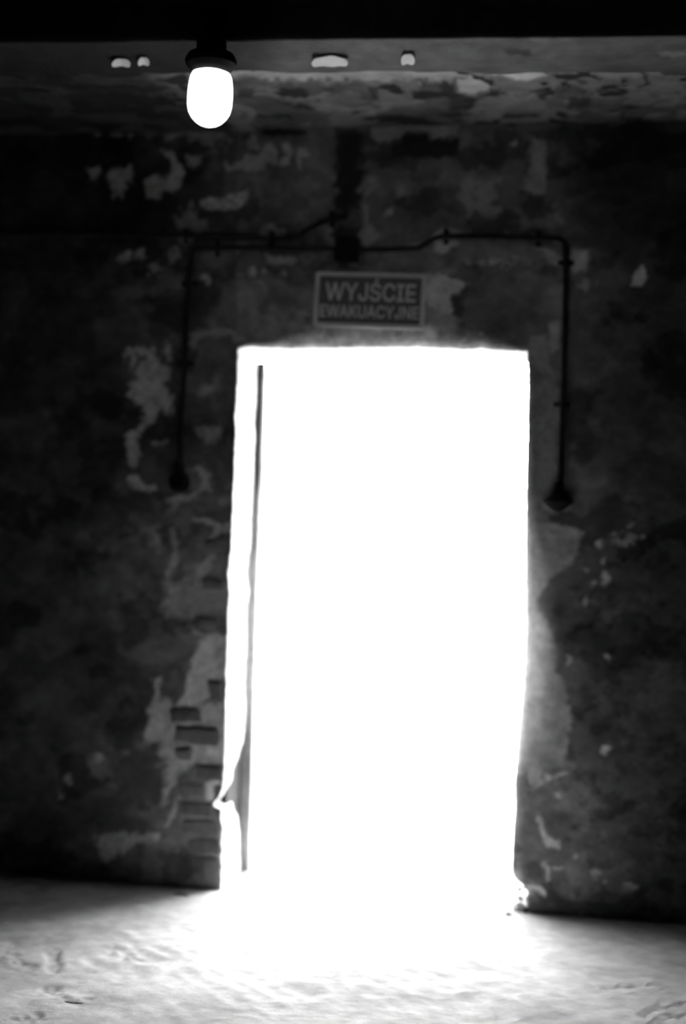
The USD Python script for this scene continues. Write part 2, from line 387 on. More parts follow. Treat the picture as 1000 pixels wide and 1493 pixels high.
    (crop(720, 1200, 7.143, [(440, -60), (500, -60), (520, 120), (700, 230), (690, 270), (560, 250), (480, 120)]), 0.27, 2.5, 2),
    (crop(720, 1200, 7.143, [(540, 430), (578, 460), (582, 600), (542, 625)]), 0.25, 2, 1.5),
    (crop(720, 1200, 7.143, [(360, 640), (470, 640), (560, 740), (540, 775), (430, 700), (360, 690)]), 0.25, 2, 1.5),
    (crop(720, 1200, 7.143, [(600, 450), (720, 470), (700, 500), (610, 480)]), 0.2, 2, 1.5),
    (crop(720, 1200, 7.143, [(330, 420), (420, 390), (510, 460), (510, 580), (420, 600), (340, 560)]), 0.055, 2.5, 1.5),
    (crop(620, 1080, 2.63, [(380, 100), (450, 110), (440, 180), (400, 200)]), 0.2, 4, 3),
    # --- smaller marks
    ([(936, 386), (943, 403), (935, 418), (921, 416), (926, 400)], 0.85, 1.2, 1.0),
]
for n, (pts, level, soft, wob) in enumerate(FEATURES):
    lay(alb, px, py, pts, level * (1.3 if level > 0.1 else 1), soft, wob * 1.5, seed=n, mottle=0.3 if level > 0.1 and soft > 2 else 0.0)
SPOTS = [(853, 420, 9, 10, .2), (700, 384, 6, 4, .22), (718, 384, 7, 4, .24), (735, 386, 6, 4, .2), (752, 381, 7, 5, .17), (682, 384, 5, 3, .17), (751, 209, 5, 5, .25),
         (874, 793, 4, 6, .25), (880, 819, 3, 4, .3), (881, 843, 5, 12, .27), (857, 832, 4, 4, .25), (865, 849, 5, 4, .25), (853, 877, 4, 5, .2), (829, 961, 4, 5, .3), (889, 958, 6, 5, .18),
         (882, 1094, 5, 6, .3), (915, 785, 14, 18, .13), (798, 1137, 5, 5, .26), (817, 1130, 6, 5, .26), (814, 1160, 5, 4, .26), (810, 1232, 5, 3, .26), (837, 1250, 4, 4, .22),
         (795, 1260, 3, 5, .24), (870, 1277, 8, 8, .15), (920, 1295, 7, 6, .14), (297, 404, 5, 5, .2), (305, 409, 4, 6, .22), (350, 401, 4, 3, .18), (368, 398, 5, 7, .2), (384, 395, 4, 6, .18),
         (412, 399, 5, 6, .18), (180, 375, 8, 10, .15), (205, 372, 7, 9, .15), (230, 396, 9, 7, .13), (268, 352, 9, 5, .18), (255, 372, 14, 10, .15), (345, 366, 6, 4, .2), (266, 1157, 5, 5, .3),
         (145, 1105, 6, 8, .17), (100, 1135, 5, 7, .16), (90, 1160, 5, 5, .12), (430, 475, 24, 14, .14), (450, 500, 60, 12, .13), (600, 495, 70, 9, .14)]
for n, (cx, cy, rx, ry, lv) in enumerate(SPOTS):
    lay_spot(alb, px, py, cx, cy, rx, ry, lv * 1.25, 3, max(4, rx * 0.9), seed=200 + n)
DARKS = [(331, 292, 5, 5, .05), (325, 208, 7, 10, .03), (358, 200, 7, 7, .03), (205, 215, 14, 11, .025), (160, 230, 12, 5, .025), (238, 247, 10, 10, .025), (677, 432, 8, 9, .045),
         (125, 855, 7, 25, .045), (230, 870, 8, 25, .05), (100, 905, 10, 22, .04), (275, 910, 12, 9, .09), (110, 990, 18, 14, .04), (915, 850, 14, 18, .04), (930, 1000, 16, 12, .035),
         (960, 1060, 25, 18, .035), (900, 770, 20, 8, .035), (720, 330, 40, 18, .03), (780, 300, 26, 18, .03), (700, 230, 40, 18, .03), (262, 1246, 40, 10, .05), (40, 970, 28, 14, .03)]
for n, (cx, cy, rx, ry, lv) in enumerate(DARKS):
    lay_spot(alb, px, py, cx, cy, rx, ry, lv, 6, 10, 0.8, seed=400 + n)
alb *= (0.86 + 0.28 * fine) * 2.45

# thickness: bare patches lie a little deeper than the paint film; the wall is uneven
relief = 0.010 * (big - 0.5) + 0.006 * (mid - 0.5) + 0.0022 * (fine - 0.5) - 0.004 * smooth01((alb - 0.30) / 0.15)
relief *= smooth01(dist.ravel() / 0.05) * 0.8 + 0.2
# pocket of the old latch at the left edge
pocket = np.zeros(len(P)); lay(pocket, px, py, [(309, 1147), (330, 1146), (330, 1169), (309, 1169)], 1, 1.5, 0.5)
relief -= 0.02 * pocket
P[:, 1] -= relief
nx, nz = len(U), len(V)
idx = np.arange(nx * nz).reshape(nz, nx)
keep = np.ones((nz - 1, nx - 1), bool)
keep[:jT, iL:iR] = False
a, b, c, d = (g[keep] for g in (idx[:-1, :-1], idx[:-1, 1:], idx[1:, 1:], idx[1:, :-1]))
faces = np.vstack([np.stack([a, b, c], 1), np.stack([a, c, d], 1)])
used = np.zeros(nx * nz, bool); used[faces.ravel()] = True
new = np.cumsum(used) - 1
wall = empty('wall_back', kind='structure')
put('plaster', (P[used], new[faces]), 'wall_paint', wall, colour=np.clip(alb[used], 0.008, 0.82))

# reveal: from the worn edge through the wall's thickness, broken away low on the left
path = np.concatenate([idx[:jT, iL], idx[jT, iL:iR + 1], idx[:jT, iR][::-1]])
front = P[path]
side = np.concatenate([np.zeros(jT), np.ones(iR - iL + 1), np.full(jT, 2)])
y_out = np.full(len(path), THICK)
brk = np.array([(1050, 0), (1080, 2), (1100, 6), (1114, 12), (1124, 18), (1136, 21), (1148, 20), (1157, 23), (1162, 20), (1180, 17), (1195, 13), (1210, 8), (1240, 3), (1270, 1)], float)
fpx, fpy = photo(front * [1, 0, 1])
left_i = side == 0
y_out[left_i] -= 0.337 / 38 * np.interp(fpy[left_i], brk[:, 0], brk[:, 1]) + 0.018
steps = np.linspace(0, 1, 14)
R3 = front[None] * np.ones((len(steps), 1, 1))
R3[:, :, 1] = front[None, :, 1] + steps[:, None] * (y_out - front[:, 1])[None]
inward = np.where(side == 0, -1, np.where(side == 2, 1, 0))[None]
wob = (fbm(R3 * 9 + 3, 3, 71) - 0.5) * 0.010 * smooth01(steps * 3)[:, None]
R3[:, :, 0] += inward * (wob + 0.0)
R3[:, :, 2] += np.where(side == 1, 1, 0)[None] * wob
n = len(path)
k = np.arange(len(steps) * n).reshape(len(steps), n)
rf = np.vstack([np.stack([k[:-1, :-1], k[:-1, 1:], k[1:, 1:]], -1).reshape(-1, 3), np.stack([k[:-1, :-1], k[1:, 1:], k[1:, :-1]], -1).reshape(-1, 3)])
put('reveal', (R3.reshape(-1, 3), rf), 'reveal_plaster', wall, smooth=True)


def box(lo, hi, bevel=0.0):
    lo, hi = np.array(lo, float), np.array(hi, float)
    if bevel <= 0:
        m = trimesh.creation.box(hi - lo)
        m.apply_translation((lo + hi) / 2)
        return m
    pts = []
    for s in np.ndindex(2, 2, 2):
        for ax in range(3):
            p = np.where(np.array(s) == 1, hi - bevel, lo + bevel)
            p[ax] = hi[ax] if s[ax] else lo[ax]
            pts.append(p)
    return trimesh.convex.convex_hull(np.array(pts))


core = trimesh.util.concatenate([box((WX0, 0.10, -0.1), (-0.022, THICK, 3.9)), box((DOOR_W + 0.06, 0.10, -0.1), (WX1, THICK, 3.9)), box((-0.022, 0.10, DOOR_H + 0.075), (DOOR_W + 0.06, THICK, 3.9))])
put('masonry', core, 'masonry', wall, smooth=False)

# bricks laid bare left of the door, low down
BRICKS = [(303, 991, 328, 1025, 1), (247, 1032, 292, 1053, 0), (253, 1061, 321, 1084, 1), (283, 1116, 324, 1138, 1), (262, 1168, 311, 1190, 1), (262, 1195, 321, 1217, 2), (270, 1222, 321, 1245, 1),
          (290, 1250, 321, 1284, 2), (296, 785, 333, 804, 2), (296, 843, 331, 861, 2), (286, 900, 316, 916, 2), (256, 1092, 280, 1108, 2), (258, 1141, 300, 1163, 2)]
for x0, y0, x1, y1, tone in BRICKS:
    a, b = on_wall(x0, y1), on_wall(x1, y0)
    c = (a + b) / 2
    h = np.abs(b - a) / 2 * [1, 0, 1]
    m = box((-h[0], -0.012, -h[2]), (h[0], 0.05, h[2]), min(0.012, 0.4 * h[2]))
    m = m.subdivide().subdivide()
    m.vertices += (np.stack([fbm(m.vertices * 25 + c * 7 + s, 3, 5 + s) for s in range(3)], -1) - 0.5) * [0.030, 0.008, 0.022]
    T = trimesh.transformations.rotation_matrix(random.uniform(-0.03, 0.03), [0, 1, 0])
    m.apply_transform(T)
    m.apply_translation([c[0], 0.006, c[2]])
    put('brick', m, f'brick_{tone}', wall, smooth=40)

# ------------------------------------------------------------------ floor: trodden dirty concrete
fx = np.concatenate([np.linspace(-2.4, -1.3, 60), np.linspace(-1.29, 2.3, 420), np.linspace(2.32, 3.6, 60)])
fy = np.concatenate([np.linspace(-7.4, -2.2, 120), np.linspace(-2.19, 0.36, 360)])
gx, gy = np.meshgrid(fx, fy)
FP = np.stack([gx, gy, 0 * gx], -1).reshape(-1, 3)
fpx, fpy = photo(FP)
q = FP * [1, 1, 0]
lump = fbm(q * 2.0 + 4, 4, 41)
ridge = 1 - np.abs(fbm(q * 5.5 + 8, 4, 42) - 0.5) * 4
grit = fbm(q * 26, 3, 43)
zf = 0.026 * (lump - 0.5) + 0.004 * np.clip(ridge, 0, 1) + 0.0025 * (grit - 0.5)
amp = smooth01((-FP[:, 1] - 0.02) / 0.35) * 0.85 + 0.15
zf = (zf - 0.010) * amp
crack = np.zeros(len(FP))
for pts in ([(93, 1454), (112, 1459), (134, 1457), (112, 1463)], [(160, 1378), (180, 1382), (200, 1400), (180, 1397)], [(68, 1385), (86, 1384), (86, 1412), (70, 1408)], [(20, 1395), (52, 1404), (40, 1408)], [(0, 1385), (22, 1382), (18, 1387)],
            [(930, 1476), (960, 1462), (1000, 1464), (1000, 1468), (962, 1468), (940, 1480)], [(940, 1490), (975, 1476), (1000, 1478), (1000, 1482), (976, 1482), (955, 1493)], [(880, 1440), (930, 1432), (980, 1440), (930, 1438)],
            [(55, 1440), (75, 1434), (92, 1442), (76, 1446)], [(20, 1482), (60, 1476), (62, 1482), (24, 1488)]):
    lay(crack, fpx, fpy, pts, 1, 6, 4)
ripple = np.sin(FP[:, 0] * 62 + FP[:, 1] * 48 + 9 * fbm(q * 4, 3, 46)) * smooth01((fbm(q * 3.1 + 11, 3, 47) - 0.42) / 0.2)
zf += 0.0022 * ripple * np.where(FP[:, 0] < 0.1, 1, 0.5)
zf -= 0.008 * crack
FP[:, 2] = zf
falb = 0.42 * (0.75 + 0.5 * fbm(q * 3 + 2, 4, 44)) * (0.85 + 0.3 * grit)
falb *= 0.9 + 0.24 * (1 - smooth01((np.abs(FP[:, 0] - 0.6 + 0.5 * (lump - 0.5)) - 0.35) / 0.6))      # stronger light in line with the doorway, painted as paler floor
falb *= 1 - 0.12 * smooth01((fbm(q * 8 + 20, 4, 45) - 0.55) / 0.1)
nx, ny = len(fx), len(fy)
k = np.arange(nx * ny).reshape(ny, nx)
ff = np.vstack([np.stack([k[:-1, :-1], k[:-1, 1:], k[1:, 1:]], -1).reshape(-1, 3), np.stack([k[:-1, :-1], k[1:, 1:], k[1:, :-1]], -1).reshape(-1, 3)])
put('floor', (FP, ff), 'floor_concrete', colour=falb, kind='structure')
put('ground', box((-40, 0.34, -0.2), (40, 60, -0.012)), 'outside_concrete', smooth=False, kind='structure')

# ------------------------------------------------------------------ rest of the dark room
put('added_flank_wall', box((1.19, 0.345, -0.1), (1.5, 1.12, 2.9), 0.01), 'masonry', smooth=False, kind='structure')  # unseen flank wall, added to narrow the light entering from the sky
put('wall_left', box((-2.6, -7.4, -0.1), (-2.4, 0.3, 3.9)), 'dark_plaster', smooth=False, kind='structure')
put('wall_right', box((3.6, -7.4, -0.1), (3.8, 0.3, 3.9)), 'dark_plaster', smooth=False, kind='structure')
put('wall_front', box((-2.6, -7.6, -0.1), (3.8, -7.4, 3.9)), 'dark_plaster', smooth=False, kind='structure')
put('ceiling', box((-2.6, -7.6, 3.7), (3.8, 0.3, 3.9)), 'dark_plaster', smooth=False, kind='structure')

# ------------------------------------------------------------------ plastered beam over the door: peeling soffit, smoother front strip, unlit front
lvl = SOFFIT
sx = np.linspace(-2.4, 3.6, 640)
e_back = np.full(len(sx), 0.02)
step_l, step_r = on_level(0, 99, lvl), on_level(1000, 97, lvl)
lip_l, lip_r = on_level(0, 63, lvl - 0.02), on_level(1000, 54, lvl - 0.02)
y_step = np.interp(sx, [step_l[0], step_r[0]], [step_l[1], step_r[1]])
y_step = step_l[1] + (sx - step_l[0]) * (step_r[1] - step_l[1]) / (step_r[0] - step_l[0])
y_step = y_step + 0.07 * (fbm(np.stack([sx * 5, sx * 0, sx * 0], -1), 4, 67) - 0.5)
y_lip = lip_l[1] + (sx - lip_l[0]) * (lip_r[1] - lip_l[1]) / (lip_r[0] - lip_l[0])
t = np.linspace(0, 1, 150)
SP = np.stack([np.broadcast_to(sx, (len(t), len(sx))), 0.02 + t[:, None] * (y_step - 0.02)[None], np.full((len(t), len(sx)), lvl)], -1).reshape(-1, 3)
spx, spy = photo(SP)
q = SP * [1, 1, 0]
s1, s2, s3 = fbm(q * 3.2 + 7, 4, 51), fbm(q * 9 + 3, 4, 52), fbm(q * 30 + 1, 3, 53)
salb = 0.11 * (0.5 + 1.0 * s1) * (0.6 + 0.8 * s2)
peel = smooth01((fbm(q * 6.5 + 31, 4, 54) - 0.50) / 0.05)
salb = salb * (1 - peel) + 0.23 * (0.8 + 0.4 * s2) * peel
pit = smooth01((fbm(q * 11 + 13, 4, 55) - 0.60) / 0.04)
salb = salb * (1 - pit) + 0.03 * pit
SOFF = [([(330, 103), (520, 102), (700, 101), (700, 112), (640, 119), (520, 120), (430, 120), (340, 113)], 0.52, 3, 4, .8), ([(692, 97), (740, 95), (778, 101), (800, 112), (770, 120), (700, 108)], 0.78, 3, 3, .9),
        ([(665, 118), (712, 116), (715, 132), (690, 140), (668, 135)], 0.6, 3, 3, .85), ([(870, 103), (960, 100), (980, 112), (900, 118), (872, 115)], 0.33, 3, 3, .8), ([(795, 102), (840, 103), (842, 107), (800, 108)], 0.4, 2, 1, .8),
        ([(190, 112), (235, 106), (268, 107), (240, 116), (200, 118)], 0.32, 3, 2, .8), ([(102, 110), (130, 107), (180, 116), (175, 122), (110, 120)], 0.25, 2, 1.5, .8), ([(130, 129), (200, 127), (205, 136), (150, 136)], 0.18, 3, 2, .7),
        ([(462, 138), (520, 135), (535, 150), (480, 158)], 0.26, 4, 4, .6), ([(700, 140), (790, 135), (800, 165), (690, 168)], 0.3, 5, 4, .6), ([(20, 186), (60, 185), (62, 190), (20, 190)], 0.3, 2, 1, .7),
        ([(663, 101), (684, 100), (686, 108), (665, 108)], 0.02, 1.5, 1.5, .95), ([(684, 108), (718, 117), (722, 124), (716, 125), (690, 114)], 0.02, 1.2, 1, .95), ([(713, 128), (727, 130), (726, 141), (715, 139)], 0.02, 2, 1.5, .9),
        ([(640, 125), (660, 122), (664, 135), (645, 142)], 0.03, 2, 2, .9), ([(600, 133), (625, 135), (622, 146), (602, 146)], 0.03, 2, 2, .9), ([(535, 125), (552, 128), (552, 150), (540, 140)], 0.035, 2, 2, .85),
        ([(470, 128), (488, 127), (485, 133), (470, 133)], 0.03, 1.5, 1.5, .85), ([(806, 109), (842, 108), (840, 115), (812, 115)], 0.02, 1.5, 1.5, .9), ([(830, 143), (862, 143), (858, 155), (825, 160)], 0.025, 3, 2, .85),
        ([(782, 136), (798, 134), (796, 145), (784, 145)], 0.03, 2, 2, .85), ([(520, 170), (590, 168), (640, 180), (600, 182)], 0.02, 2, 1.5, .9), ([(660, 140), (690, 143), (665, 165), (655, 160)], 0.04, 3, 3, .8),
        ([(345, 130), (372, 128), (368, 142), (350, 142)], 0.04, 3, 2, .8), ([(890, 95), (940, 98), (948, 124), (942, 124), (934, 104), (892, 100)], 0.03, 1.5, 1.5, .8), ([(960, 102), (1000, 104), (1000, 110), (965, 110)], 0.03, 1.5, 1.5, .8)]
for n_, (pts, level, soft, wob_, st) in enumerate(SOFF):
    lay(salb, spx, spy, pts, level, soft, wob_, st, seed=600 + n_)
soffit_shade = 1 - 0.8 * (1 - smooth01((spx + 260 * (s1 - 0.5) - 190) / 150))  # dimmer light toward the left end, painted into the soffit colour
salb *= soffit_shade
SP[:, 2] += 0.012 * (s1 - 0.5) + 0.006 * (s2 - 0.5) + 0.006 * smooth01((salb - 0.18) / 0.08) + 0.003 * (s3 - 0.5)
k = np.arange(len(t) * len(sx)).reshape(len(t), len(sx))
sf = np.vstack([np.stack([k[:-1, :-1], k[:-1, 1:], k[1:, 1:]], -1).reshape(-1, 3), np.stack([k[:-1, :-1], k[1:, 1:], k[1:, :-1]], -1).reshape(-1, 3)])
beam = empty('ceiling_beam', kind='structure')
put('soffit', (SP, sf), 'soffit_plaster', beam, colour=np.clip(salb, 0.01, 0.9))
# front strip: a little lower, with its arris and front face running up to the ceiling
prof_t = np.linspace(0, 1, 40)
rows = [np.stack([sx, y_step, np.full(len(sx), lvl + 0.03)], -1), np.stack([sx, y_step, np.full(len(sx), lvl - 0.012)], -1)]
for tt in prof_t[1:]:
    rows.append(np.stack([sx, y_step + tt * (y_lip - y_step), np.full(len(sx), lvl - 0.02)], -1))
rows.append(np.stack([sx, y_lip - 0.006, np.full(len(sx), lvl - 0.014)], -1))
for zz_ in (0.0, 0.2, 0.5, 0.83):
    rows.append(np.stack([sx, y_lip - 0.008, np.full(len(sx), lvl + zz_)], -1))
BP = np.stack(rows)
q = BP * [1, 1, 1]
BP[1:-5, :, 2] += 0.006 * (fbm(q[1:-5] * 4, 3, 61) - 0.5)
BP = BP.reshape(-1, 3)
bpx, bpy = photo(BP)
q = BP
balb = 0.12 * (0.7 + 0.6 * fbm(q * 3.5 + 2, 4, 62)) * (0.85 + 0.3 * fbm(q * 20, 3, 63))
for n_, (pts, level, soft) in enumerate((([(735, 72), (770, 72), (775, 80), (740, 80)], 0.03, 3), ([(960, 76), (1000, 75), (1000, 82), (965, 82)], 0.25, 3), ([(770, 55), (800, 54), (800, 62), (775, 62)], 0.2, 3))):
    lay(balb, bpx, bpy, pts, level, soft, 2, .8, seed=700 + n_)
balb *= 1 - 0.87 * (1 - smooth01((bpx + 160 * (fbm(q * 3 + 6, 3, 66) - 0.5) - 320) / 130))  # the strip's fading light on the left, also put into its colour
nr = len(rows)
balb.reshape(nr, -1)[-5:] *= 0.25  # shade on the front face painted in as darker colour
k = np.arange(nr * len(sx)).reshape(nr, len(sx))
bf = np.vstack([np.stack([k[:-1, :-1], k[:-1, 1:], k[1:, 1:]], -1).reshape(-1, 3), np.stack([k[:-1, :-1], k[1:, 1:], k[1:, :-1]], -1).reshape(-1, 3)])
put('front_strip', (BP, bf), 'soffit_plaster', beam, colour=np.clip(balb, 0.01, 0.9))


def flake(x0, x1, y0, y1, z, curl=0.012, mat='pale_flake', lab=None):
    """a curled scale of paint hanging from the beam: corners in photo pixels at height z"""
    a, b, c, d = on_level(x0, y1, z), on_level(x1, y1, z), on_level(x1, y0, z), on_level(x0, y0, z)
    s = np.linspace(0, 1, 9)
    top, bot = [], []
    for i_ in s:
        r0 = 0.10 * math.sin(i_ * math.pi * 3 + x0)
        for j_ in s:
            ui, uj = 2 * i_ - 1, 2 * j_ - 1
            ii = 0.5 + 0.5 * ui * math.sqrt(1 - 0.30 * uj * uj) * (1 + r0 * 0.5)
            jj = 0.5 + 0.5 * uj * math.sqrt(1 - 0.42 * ui * ui) * (1 + r0)
            p = (a * (1 - ii) + b * ii) * (1 - jj) + (d * (1 - ii) + c * ii) * jj
            dz = -curl * 0.6 * (2 * (ii - 0.5)) ** 2 - curl * 0.35 * (1 - jj)
            top.append(p + [0, 0, dz]); bot.append(p + [0, 0, dz + 0.002])
    v = np.array(top + bot)
    g = np.arange(81).reshape(9, 9)
    f1 = np.vstack([np.stack([g[:-1, :-1], g[:-1, 1:], g[1:, 1:]], -1).reshape(-1, 3), np.stack([g[:-1, :-1], g[1:, 1:], g[1:, :-1]], -1).reshape(-1, 3)])
    rim = np.concatenate([g[0, :], g[1:, -1], g[-1, -2::-1], g[-2:0:-1, 0]])
    f2 = []
    for i_ in range(len(rim)):
        p_, q_ = rim[i_], rim[(i_ + 1) % len(rim)]
        f2 += [[p_, q_, q_ + 81], [p_, q_ + 81, p_ + 81]]
    m = trimesh.Trimesh(v, np.vstack([f1, f1[:, ::-1] + 81, np.array(f2)]), process=False)
    put('paint_flake', m, mat, beam, smooth=40, label=lab)


flake(455, 508, 82, 95, lvl - 0.03)
flake(585, 605, 79, 92, lvl - 0.03)
flake(163, 190, 86, 95, lvl - 0.03)
flake(201, 218, 84, 93, lvl - 0.03)

# ------------------------------------------------------------------ open door on its frame post
door = empty('door_1', (0, THICK, 0), kind='structure')
post = box((-0.03, THICK - 0.016, -0.01), (0.020, THICK + 0.03, DOOR_H - 0.012), 0.002)
for zc in np.linspace(0.05, 2.0, 60):
    post = trimesh.intersections.slice_mesh_plane(post, [0, 0, 1], [0, 0, zc]) + trimesh.intersections.slice_mesh_plane(post, [0, 0, -1], [0, 0, zc])
pv = post.vertices
post_light = np.interp(pv[:, 2], [0, 0.12, 0.4, 0.75, 1.05, 1.35, 1.6, 2.05], [0.35, 0.5, 0.45, 0.8, 0.85, 0.5, 0.1, 0.05]) * (0.75 + 0.5 * fbm(pv * 14, 3, 91))  # light on the middle of the post, painted in by height
put('frame_post', post, 'wall_paint', door, colour=post_light, label='narrow steel frame post, brighter light at mid-height painted into its colour')
SWING = trimesh.transformations.rotation_matrix(math.radians(6), [0, 0, 1], [-0.018, THICK + 0.041, 0])
leaf = box((-0.045, THICK + 0.05, 0.02), (-0.005, THICK + 1.08, DOOR_H - 0.03), 0.003)
leaf.apply_transform(SWING)
put('leaf', leaf, 'door_paint', door)
for z in (0.3, 1.0, 1.75):
    hk = trimesh.creation.cylinder(radius=0.011, height=0.11, sections=16)
    hk.apply_translation([-0.018, THICK + 0.041, z])
    put('hinge', hk, 'dark_steel', door)
for z in (0.45, 1.55):
    lg = box((-0.005, THICK + 0.09, z), (0.012, THICK + 1.05, z + 0.10), 0.003)
    lg.apply_transform(SWING)
    put('ledge', lg, 'door_paint', door)

# ------------------------------------------------------------------ exit sign over the door


def plane_frame(p0, p1, y):
    """maps (u, v) with p0 bottom-left and p1 bottom-right pixels on the wall to 3-D; u, v in metres"""
    a, b = on_wall(*p0), on_wall(*p1)
    e = (b - a) / np.linalg.norm(b - a)
    up = np.array([-e[2], 0, e[0]])
    return lambda m: _to(m, a, e, up, y)


def _to(m, a, e, up, y):
    v = np.asarray(m.vertices)
    m = m.copy()
    m.vertices = a + v[:, :1] * e + v[:, 1:2] * up + np.array([0, 1, 0]) * (y - v[:, 2:3])
    return m


def rounded(w, h, r, depth, z0):
    p = shapely.box(r, r, w - r, h - r).buffer(r, quad_segs=6)
    m = trimesh.creation.extrude_polygon(p, depth, engine='earcut')
    m.apply_translation([0, 0, z0])
    return m


bl, br, tl = on_wall(457, 476.5), on_wall(618, 481.5), on_wall(457, 396.5)
SW, SH = np.linalg.norm(br - bl), np.linalg.norm(tl - bl)
pl = plane_frame((457, 476.5), (618, 481.5), -0.006)
ms = SW / 161.0
sign = empty('exit_sign', on_wall(537.5, 479) * [1, 0, 1], 'small exit sign with pale rim and pale capitals on a dark panel, above the doorway', 'sign')
put('plate', pl(rounded(SW, SH, 0.012, 0.006, 0)), 'sign_pale', sign, label='pale plate showing as a rim')
r_ = 6.2 * ms
dp = rounded(SW - 2 * r_, SH - 2 * r_, 0.003, 0.0012, 0.006)
dp.apply_translation([r_, r_, 0])
put('panel', pl(dp), 'sign_dark', sign, label='dark inner panel')


def line(text, x0, x1, y0, cap, name):
    t = text_mesh(text, 0.03, 0.0012, bold=True)
    lo, hi = t.bounds
    sc = (x1 - x0) * ms / (hi[0] - lo[0])
    t.apply_translation([-lo[0], 0, 0])
    t.apply_scale([sc, cap * ms / 0.03, 1])
    t.apply_translation([x0 * ms, y0 * ms, 0.0072])
    put(name, pl(t), 'sign_pale', sign, smooth=False, label=f'pale lettering {text}')


line('WYJŚCIE', 16, 147, 39.5, 24, 'lettering')
line('EWAKUACYJNE', 9, 153, 15.0, 16.5, 'lettering')

# ------------------------------------------------------------------ conduits on the wall


def tube(pts, r, y, sides=12, resample=0.012):
    p = on_wall(*np.array(pts, float).T)
    p[:, 1] = y
    # round the corners
    for _ in range(2):
        a, b = p[:-1], p[1:]
        p = np.vstack([p[:1], np.stack([a * 0.75 + b * 0.25, a * 0.25 + b * 0.75], 1).reshape(-1, 3), p[-1:]])
    seg = np.linalg.norm(np.diff(p, axis=0), axis=1)
    s = np.concatenate([[0], np.cumsum(seg)])
    u = np.linspace(0, s[-1], max(int(s[-1] / resample), 3))
    p = np.stack([np.interp(u, s, p[:, k_]) for k_ in range(3)], 1)
    tn = np.gradient(p, axis=0)
    tn /= np.linalg.norm(tn, axis=1, keepdims=True)
    n1 = np.array([0, 1.0, 0])[None] * np.ones((len(p), 1))
    n2 = np.cross(tn, n1)
    an = np.linspace(0, 2 * np.pi, sides, endpoint=False)
    v = p[:, None] + r * (np.cos(an)[None, :, None] * n1[:, None] + np.sin(an)[None, :, None] * n2[:, None])
    i, j = np.meshgrid(np.arange(len(p) - 1), np.arange(sides), indexing='ij')
    quad = np.stack([i * sides + j, (i + 1) * sides + j, (i + 1) * sides + (j + 1) % sides, i * sides + (j + 1) % sides], -1).reshape(-1, 4)
    f = np.vstack([quad[:, [0, 1, 2]], quad[:, [0, 2, 3]]])
    v = v.reshape(-1, 3)
    c0, c1 = len(v), len(v) + 1
    v = np.vstack([v, p[0], p[-1]])
    j = np.arange(sides)
    l = (len(p) - 1) * sides
    f = np.vstack([f, np.stack([np.full(sides, c0), j, (j + 1) % sides], 1), np.stack([np.full(sides, c1), l + (j + 1) % sides, l + j], 1)])
    return trimesh.Trimesh(v, f, process=False)


def saddle(px_, py_, vertical, r):
    """a pipe clip: half ring over the pipe with two lugs and screw heads"""
    c = on_wall(px_, py_)
    o, t_ = r + 0.004, 0.0025
    ring = [(-(o + 0.016), 0), (-(o + 0.016), t_), (-o, t_)] + [(o * math.cos(a_), max(t_, o * math.sin(a_)) + 0.004) for a_ in np.linspace(math.pi, 0, 11)] + [(o, t_), (o + 0.016, t_), (o + 0.016, 0)]
    m = trimesh.creation.extrude_polygon(Polygon(ring).buffer(0), 0.018, engine='earcut')
    m.apply_translation([0, 0, -0.009])
    v = m.vertices.copy()     # x across the pipe, y out of the wall, z along the pipe
    m.vertices = np.stack([v[:, 0], -v[:, 1], v[:, 2]], 1) if vertical else np.stack([v[:, 2], -v[:, 1], v[:, 0]], 1)
    m.apply_translation([c[0], -0.007, c[2]])
    m.fix_normals()
    return m


def conduit(label, pts, clips, r=0.0095):
    p0 = on_wall(*pts[0])
    c = empty('conduit', (p0[0], 0, p0[2]), label, 'conduit')
    put('pipe', tube(pts, r, -r - 0.010), 'pipe_steel', c, smooth=40)
    for x, y, v in clips:
        put('clip', saddle(x, y, v, r), 'pipe_steel', c)
    return c


conduit('dark wall conduit from the left, bending up to the sooty patch over the door', [(-150, 339), (20, 342), (135, 343), (272, 345), (330, 346), (397, 348), (425, 347), (442, 341), (458, 332), (474, 324), (490, 320), (507, 318)],
        [(150, 344, False), (272, 345, False), (397, 348, False), (485, 321, False)])
conduit('dark wall conduit from the junction box dropping left of the doorway to the round outlet', [(494, 365), (430, 364), (300, 363), (286, 364), (281, 371), (280, 390), (277, 430), (273, 500), (268, 600), (264, 688)],
        [(318, 363, False), (277, 414, True), (272, 530, True)], 0.0105)
conduit('dark wall conduit from the junction box stepping up and dropping right of the doorway', [(520, 366), (600, 365), (614, 362), (628, 353), (640, 347), (655, 346), (730, 347), (800, 349), (817, 350), (824, 358), (825, 378), (825, 420), (823, 500), (820, 600), (817, 690), (816, 703)],
        [(651, 346, False), (785, 349, False), (825, 384, True), (819, 590, True)])

c = on_wall(507, 366)
jb = empty('junction_box', (c[0], 0, c[2]), 'dark square junction box on the wall where two conduits meet above the exit sign', 'box')
put('body', box((c[0] - 0.040, -0.034, c[2] - 0.043), (c[0] + 0.040, 0.012, c[2] + 0.043), 0.005), 'black_bakelite', jb)
put('lid', box((c[0] - 0.043, -0.041, c[2] - 0.046), (c[0] + 0.043, -0.034, c[2] + 0.046), 0.003), 'black_bakelite', jb)
for dx in (-1, 1):
    for dz in (-1, 1):
        s = trimesh.creation.cylinder(radius=0.004, height=0.003, sections=12)
        s.apply_transform(trimesh.transformations.rotation_matrix(math.pi / 2, [1, 0, 0]))
        s.apply_translation([c[0] + dx * 0.034, -0.0422, c[2] + dz * 0.037])
        put('screw', s, 'pipe_steel', jb)


def lathe(prof, sections=40):
    return trimesh.creation.revolve(np.array(prof, float), sections=sections)


